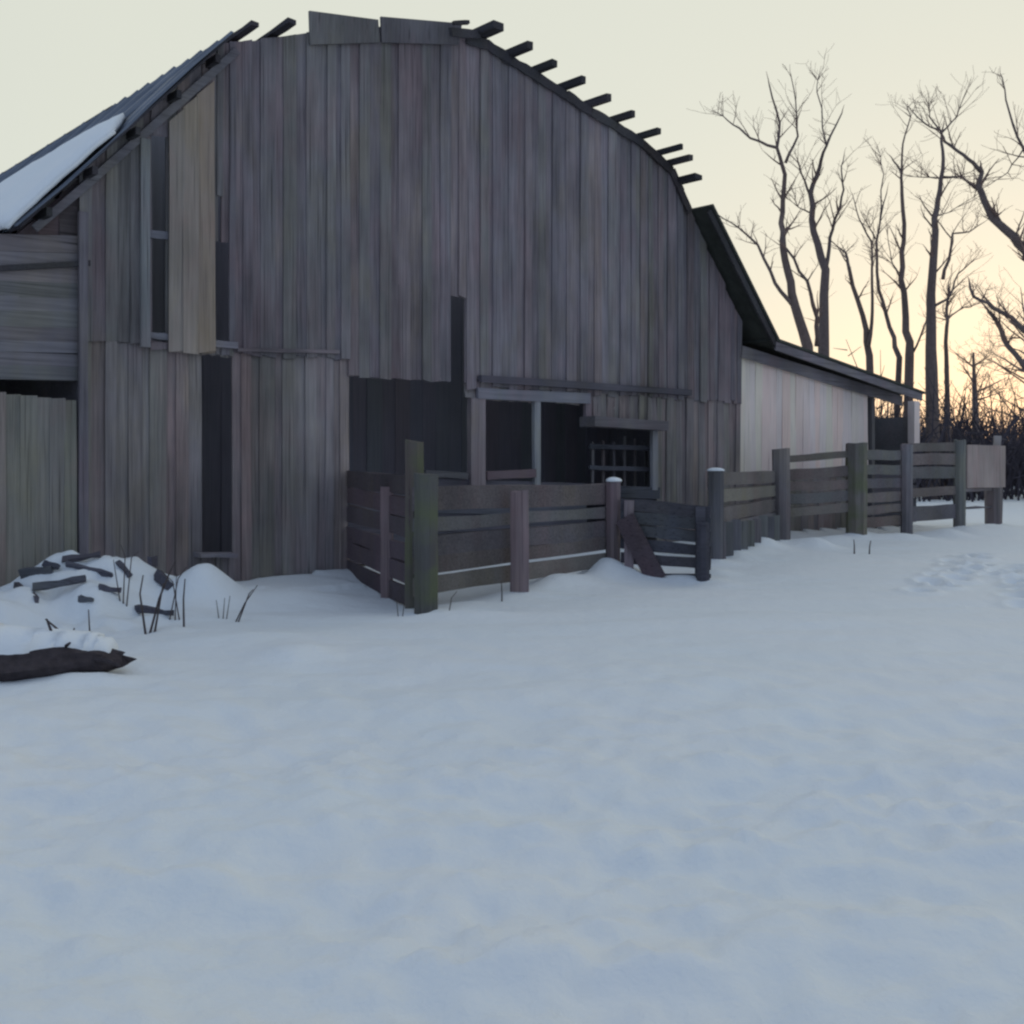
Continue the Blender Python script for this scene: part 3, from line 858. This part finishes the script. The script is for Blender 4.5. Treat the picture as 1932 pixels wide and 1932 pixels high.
TREES = [
    ('tall forked bare tree nearest the barn roof, sweeping left over the eave', [
        ([(690, 1600), (625, 1390), (585, 1200), (560, 1040), (560, 900), (572, 700), (530, 560), (545, 430), (490, 230)], .24, .03),
        ([(625, 1400), (520, 1270), (430, 1070), (330, 980), (220, 910)], .11, .02),
        ([(530, 560), (390, 510), (300, 440), (220, 380)], .07, .02),
        ([(575, 640), (640, 500), (632, 380), (605, 190)], .07, .018),
        ([(580, 1090), (690, 1260), (740, 1450), (740, 1600)][::-1], .12, .05)], 38, 690),
    ('straight bare tree forking in a tall V behind the lean-to roof', [
        ([(775, 1600), (785, 1200), (722, 1000), (706, 800), (755, 660), (790, 550), (870, 380)], .25, .03),
        ([(785, 1200), (808, 1030), (850, 900), (880, 780), (868, 680), (882, 600)], .10, .02),
        ([(706, 810), (660, 700), (640, 640)], .07, .02),
        ([(790, 550), (740, 270), (750, 180)], .04, .014),
        ([(700, 900), (640, 870), (610, 780)], .04, .015)], 40, 775),
    ('slim bare tree leaning left of the clump over the lean-to', [
        ([(1015, 1650), (980, 1440), (910, 1200), (890, 1110), (850, 1080)], .17, .03),
        ([(1010, 1600), (1030, 1420), (1028, 1200), (1025, 1050), (960, 930), (930, 820)], .10, .02)], 42, 1015),
    ('thin bare tree with knotted top in the middle of the clump', [
        ([(1172, 1660), (1120, 1500), (1062, 1300), (1052, 1050), (1070, 950), (1105, 800)], .14, .025),
        ([(1045, 1040), (1000, 950)], .05, .02),
        ([(1070, 950), (1090, 700), (1060, 560)], .045, .012)], 44, 1172),
    ('upright bare tree between the thin tree and the thickest trunk', [
        ([(1225, 1650), (1205, 1450), (1180, 1250), (1195, 1050), (1185, 800), (1182, 690), (1150, 640), (1120, 600)], .21, .02),
        ([(1185, 700), (1190, 540), (1230, 400), (1215, 350)], .06, .018),
        ([(1165, 1220), (1130, 1150), (1110, 1020)], .045, .015),
        ([(1240, 1640), (1300, 1500), (1330, 1440)], .06, .03)], 43, 1225),
    ('bare tree with the thickest straight trunk right of the clump', [
        ([(1340, 1720), (1338, 1400), (1350, 1150), (1355, 930), (1385, 780), (1402, 620), (1395, 480)], .27, .05),
        ([(1400, 715), (1500, 712), (1560, 770)], .07, .02),
        ([(1370, 720), (1245, 712)], .04, .015),
        ([(1335, 1400), (1430, 1350), (1480, 1220), (1560, 1150)], .08, .02),
        ([(1395, 480), (1330, 400), (1325, 330)], .05, .015), ([(1395, 480), (1470, 400), (1520, 270)], .05, .015),
        ([(1360, 920), (1430, 900), (1560, 820)], .035, .012)], 40, 1340),
    ('very thin bare sapling right of the thickest trunk', [
        ([(1420, 1740), (1420, 1500), (1422, 1380), (1430, 1300)], .11, .05),
        ([(1425, 1460), (1500, 1400), (1550, 1390)], .045, .02),
        ([(1400, 1250), (1440, 1100), (1450, 1010), (1540, 1000), (1600, 960)], .09, .02)], 41, 1420),
    ('big bare tree at the right edge with long drooping limbs', [
        ([(2060, 1800), (2040, 1500), (1990, 1300), (1900, 1160), (1825, 1090), (1740, 1000), (1660, 930), (1600, 790), (1585, 760), (1605, 690)], .30, .08),
        ([(1605, 690), (1560, 640), (1480, 580), (1410, 530), (1385, 465), (1330, 450), (1240, 370)], .09, .02),
        ([(1990, 1320), (1860, 1180), (1800, 1060), (1720, 980), (1670, 900)], .14, .06),
        ([(2030, 1500), (1920, 1560), (1825, 1520), (1760, 1450), (1660, 1400), (1560, 1340), (1540, 1270)], .16, .04),
        ([(1950, 1900), (1850, 1740), (1740, 1600), (1690, 1480), (1640, 1420)], .14, .06),
        ([(2000, 1100), (1880, 700), (1820, 560), (1750, 380), (1710, 190)], .10, .02),
        ([(1820, 570), (1740, 690), (1650, 750)], .03, .012),
        ([(1600, 790), (1500, 720)], .05, .02)], 33, 2060),
]
for i, (lab, limbs, dep, base) in enumerate(TREES):
    make_tree(lab, limbs, dep, 11 + i, 1275 + .36 * base, M['bark'] if i % 2 else M['bark2'], .25, twig_per=7, twig_len=1.6, level=1)

# distant trees with fine dense twigs seen low on the right
def fuzzy_tree(label, px, dep, hgt, wid, seed, nt_=26):
    r = random.Random(seed); b = at(px, HY, dep); root = empty('bare_tree', (b.x, dep, 0))
    tag(root, label, 'tree', 'distant fine-twigged trees')
    V, Fc = [], []
    tube(V, Fc, [Vector((0, 0, -.3)), Vector((.1, 0, hgt * .3)), Vector((.0, .1, hgt * .75))], [.3, .2, .05], 7)
    link('trunk', V, Fc, M['bark'], root, smooth=True)
    V, Fc = [], []
    for k in range(nt_):
        z = hgt * r.uniform(.15, .7); a = r.uniform(0, 6.28)
        d = Vector((math.cos(a), math.sin(a), r.uniform(.2, 1.0))).normalized()
        grow(V, Fc, Vector((0, 0, z)), d, wid * r.uniform(.45, .8), .06, 3, r, spread=.8, up=.2, kids=(3, 4), sides=3)
    tag(link('branches', V, Fc, M['twig'], root), kind='stuff')
fuzzy_tree('distant fine-twigged tree filling the sky gap at the right edge', 1945, 55, 11.5, 4.6, 51, 26)
fuzzy_tree('low fine-twigged tree between the sapling and the right edge', 1838, 52, 8.8, 2.6, 57, 14)

# brush along the far field edge, one dark mass nobody could count
rb = random.Random(5)
V, Fc = [], []
def brush_clump(x, y, hgt, n):
    for k in range(n):
        p = Vector((x + rb.gauss(0, .7), y + rb.gauss(0, .7), -.1))
        d = Vector((rb.gauss(0, .33), rb.gauss(0, .33), 1)).normalized()
        hh = hgt * rb.uniform(.35, 1.05)
        q = p + d * hh * .55; d2 = (d + Vector((rb.gauss(0, .3), rb.gauss(0, .3), 0))).normalized(); e = q + d2 * hh * .45
        tube(V, Fc, [p, q, e], [.05, .035, .01], 3, cap=False)
        for c in range(3):
            t = rb.uniform(.3, .95); s_ = p.lerp(e, t); dd = Vector((rb.gauss(0, 1), rb.gauss(0, 1), rb.uniform(0, 1.2))).normalized()
            tube(V, Fc, [s_, s_ + dd * rb.uniform(.4, 1.0)], [.022, .008], 3, cap=False)
for k in range(720):
    x = rb.uniform(17, 58); y = 56 + rb.uniform(0, 16) - (x - 20) * .25
    brush_clump(x, y, rb.uniform(2.4, 5.4), 18)
for k in range(75):   # scrub at the feet of the trees
    x = rb.uniform(9, 22); y = rb.uniform(38, 46)
    brush_clump(x, y, rb.uniform(3.2, 6.0), 8)
tag(link('brush_thicket', V, Fc, M['brush']), 'dark leafless brush along the far field edge', 'brush', kind='stuff')

# ------------------------------------------------------------------ odds and ends in the snow on the left
def on_snow(px, dep, dz=0.0):
    x = (px - CX) / F * dep; return Vector((x, dep, H(x, dep) + dz))
# fallen log
lg = empty('fallen_log', (-3.9, 7.7, 0)); tag(lg, 'dark fallen log end poking out of the snow bank at left edge', 'log')
V, Fc = [], []
pts = [at(-190, 1262, 7.55), at(-10, 1256, 7.62), at(95, 1246, 7.7), at(165, 1239, 7.78), at(203, 1240, 7.82), at(230, 1242, 7.85)]
P2 = []; R2 = []
rad = [.185, .175, .15, .12, .095, .055]
for i, (a, b) in enumerate(zip(pts, pts[1:])):
    for k in range(4):
        P2.append(a.lerp(b, k / 4)); R2.append(rad[i] + (rad[i + 1] - rad[i]) * k / 4)
P2.append(pts[-1]); R2.append(.05)
nl = 18
for i, (p, r_) in enumerate(zip(P2, R2)):
    e = max(0, i - len(P2) + 6) / 5.0          # splintered end: the upper side reaches farther
    for j in range(nl):
        a = 2 * math.pi * j / nl
        q = r_ * (1 + .09 * math.sin(5 * a + .3 * i) + .06 * math.sin(11 * a + 2) + .05 * noise.noise(Vector((i * .5, a * 3, 4))))
        V.append(p + Vector((e * (.13 * noise.noise(Vector((a * 3, 1, 7)))), -math.cos(a) * q * 1.25, math.sin(a) * q * .85 - .02 + .03 * noise.noise(Vector((p.x * 7, a * 2, 5))))) - lg.location)
for i in range(len(P2) - 1):
    for j in range(nl): Fc.append((i * nl + j, (i + 1) * nl + j, (i + 1) * nl + (j + 1) % nl, i * nl + (j + 1) % nl))
Fc.append(tuple((len(P2) - 1) * nl + j for j in range(nl))); Fc.append(tuple(range(nl))[::-1])
link('trunk', V, Fc, M['log'], lg)
for (a, b, r_) in ((at(105, 1232, 7.72), at(88, 1168, 7.7), .014), (at(112, 1230, 7.72), at(132, 1213, 7.6), .016), (at(180, 1244, 7.7), at(226, 1256, 7.6), .022)):
    V, Fc = [], []; tube(V, Fc, [a - lg.location, a.lerp(b, .5) + Vector((.01, 0, .01)) - lg.location, b - lg.location], [r_, r_ * .8, r_ * .5], 6)
    link('branch_stub', V, Fc, M['log'], lg)
# snow lying along the log
V, Fc = [], []; nseg = 24; n = 9
for i in range(nseg + 1):
    t = i / nseg; px = -190 + 330 * t; k = min(len(P2) - 1, int(t * 17))
    p = P2[k]; r_ = R2[k]; hh = .13 * (1 - t) ** .8 + .012 + .012 * math.sin(t * 9)
    for j in range(n):
        a = math.pi * (j / (n - 1))
        V.append(Vector((p.x, p.y - math.cos(a) * (r_ * .95 + .02) + .05, p.z + r_ * .45 + math.sin(a) * (hh + r_ * .5) + .03 * noise.noise(Vector((t * 14, a, 1))))))
for i in range(nseg):
    for j in range(n - 1): Fc.append((i * n + j, i * n + j + 1, (i + 1) * n + j + 1, (i + 1) * n + j))
Fc.append(tuple(nseg * n + j for j in range(n))); Fc.append(tuple(range(n))[::-1])
tag(link('log_snow', V, Fc, M['snow'], smooth=True), 'rounded snow lying along the fallen log', 'snow')

def hit(px, py, d0=6.0, d1=14.0):
    """where the line of sight through a picture point meets the snow"""
    d = d0
    while d < d1:
        p = at(px, py, d)
        if p.z <= H(p.x, p.y): return p
        d += .02
    return at(px, py, d1)
BOARDS = [  # px a, py a, px b, py b, depth, width, label
    (126, 1070, 212, 1092, 10.55, .085, 'grey broken board lying across the top of the snowy rubble'),
    (62, 1112, 162, 1100, 10.2, .06, 'thin dark board below the broken grey one'),
    (40, 1090, 98, 1082, 10.35, .12, 'short dark slab at the left of the snowy rubble'),
    (186, 1112, 228, 1126, 10.1, .055, 'small dark wood chunk right in the rubble slope'),
    (30, 1108, 70, 1140, 9.9, .07, 'dark splintered board sloping at the left foot of the rubble'),
    (258, 1152, 326, 1170, 9.75, .06, 'short dark stick of timber low in the snow beside weeds'),
    (282, 1066, 330, 1082, 10.75, .11, 'dark wood chunk against the wall between two snow mounds'),
    (294, 1088, 322, 1112, 10.6, .09, 'second dark chunk wedged below the one between the mounds'),
    (84, 1066, 112, 1078, 10.9, .06, 'small dark chip between the crest lath and the dark slab'),
    (150, 1132, 176, 1140, 10.9, .05, 'smallest dark chip low on the rubble slope'),
    (222, 1062, 246, 1092, 10.9, .04, 'thin dark splinter leaning near the top right of the rubble'),
    (118, 1060, 190, 1054, 10.9, .05, 'thin dark lath on the crest of the rubble'),
]
for (x0, y0, x1, y1, dp, wd, lab) in BOARDS:
    a, b = hit(x0, y0), hit(x1, y1)
    if (b - a).length > 1.0: b = a + (b - a).normalized() * .6
    a.z += .015; b.z += .02 + random.uniform(0, .05)
    roll = random.uniform(-.9, .9)
    V, Fc = prism((0, 0, 0), b - a, wd * 1.25, .045, up=Vector((.1, math.sin(roll), math.cos(roll))), seg=4, jit=.012, taper=random.uniform(.5, .9))
    tag(link('broken_board', V, Fc, M['dark'], None, a), lab, 'board', 'broken boards in the rubble')

def weed(label, stems, dep, r_=.009):
    b0 = at(stems[0][0][0], stems[0][0][1], dep); root_z = H(b0.x, dep)
    o = Vector((b0.x, dep, root_z))
    V, Fc = [], []
    for pts in stems:
        P = [at(x, y, dep + .03 * i) for i, (x, y) in enumerate(pts)]
        P[0].z = min(P[0].z, H(P[0].x, P[0].y) - .05)
        tube(V, Fc, [p - o for p in P], [r_ * (1 - .5 * i / max(1, len(P) - 1)) for i in range(len(P))], 5)
    tag(link('dry_weed', V, Fc, M['weed'], None, o), label, 'weed', 'dry weeds standing in the snow')
weed('bent dark weed stems rising beside the short timber', [[(276, 1188), (268, 1150), (264, 1120), (270, 1085)], [(280, 1186), (300, 1130), (320, 1080), (330, 1060)], [(290, 1150), (308, 1100)]], 9.7, .012)
weed('single upright weed stem at the middle of the mounds', [[(347, 1172), (346, 1130), (349, 1092)]], 9.9, .011)
weed('leaning pair of dry stalks right of the snow mounds', [[(440, 1172), (462, 1138), (486, 1104)], [(446, 1165), (470, 1120), (478, 1112)]], 10.3, .008)
weed('thin upright stem above the fallen log', [[(170, 1222), (169, 1190), (167, 1150)]], 8.0, .008)
weed('forked twigs standing over the fallen log', [[(132, 1222), (112, 1190), (86, 1168)], [(120, 1215), (140, 1185)]], 8.0, .012)
weed('single thin stem in the snow below the near fence', [[(947, 1146), (947, 1120), (946, 1098)]], 11.6, .009)
weed('tiny stems in front of the far corral fence post', [[(1612, 1045), (1612, 1030), (1611, 1018)], [(1640, 1045), (1641, 1030), (1643, 1020)]], 17.6, .014)
weed('tangle of thin twigs on the crest of the rubble', [[(232, 1078), (236, 1050), (228, 1028)], [(238, 1078), (248, 1052), (262, 1040)], [(228, 1076), (214, 1056)]], 10.6, .007)
weed('thin crossed twigs between the rubble and the second mound', [[(318, 1128), (336, 1092), (352, 1070)], [(340, 1130), (326, 1098), (304, 1076)], [(330, 1126), (333, 1082)]], 10.3, .007)
weed('three short grass stems beside the leaning stalks', [[(420, 1150), (424, 1128)], [(426, 1150), (434, 1124)], [(414, 1150), (408, 1132)]], 10.4, .006)
weed('wispy stems at the foot of the mossy corner post', [[(752, 1160), (748, 1128)], [(758, 1160), (764, 1130)], [(846, 1158), (852, 1128), (862, 1116)]], 10.7, .006)
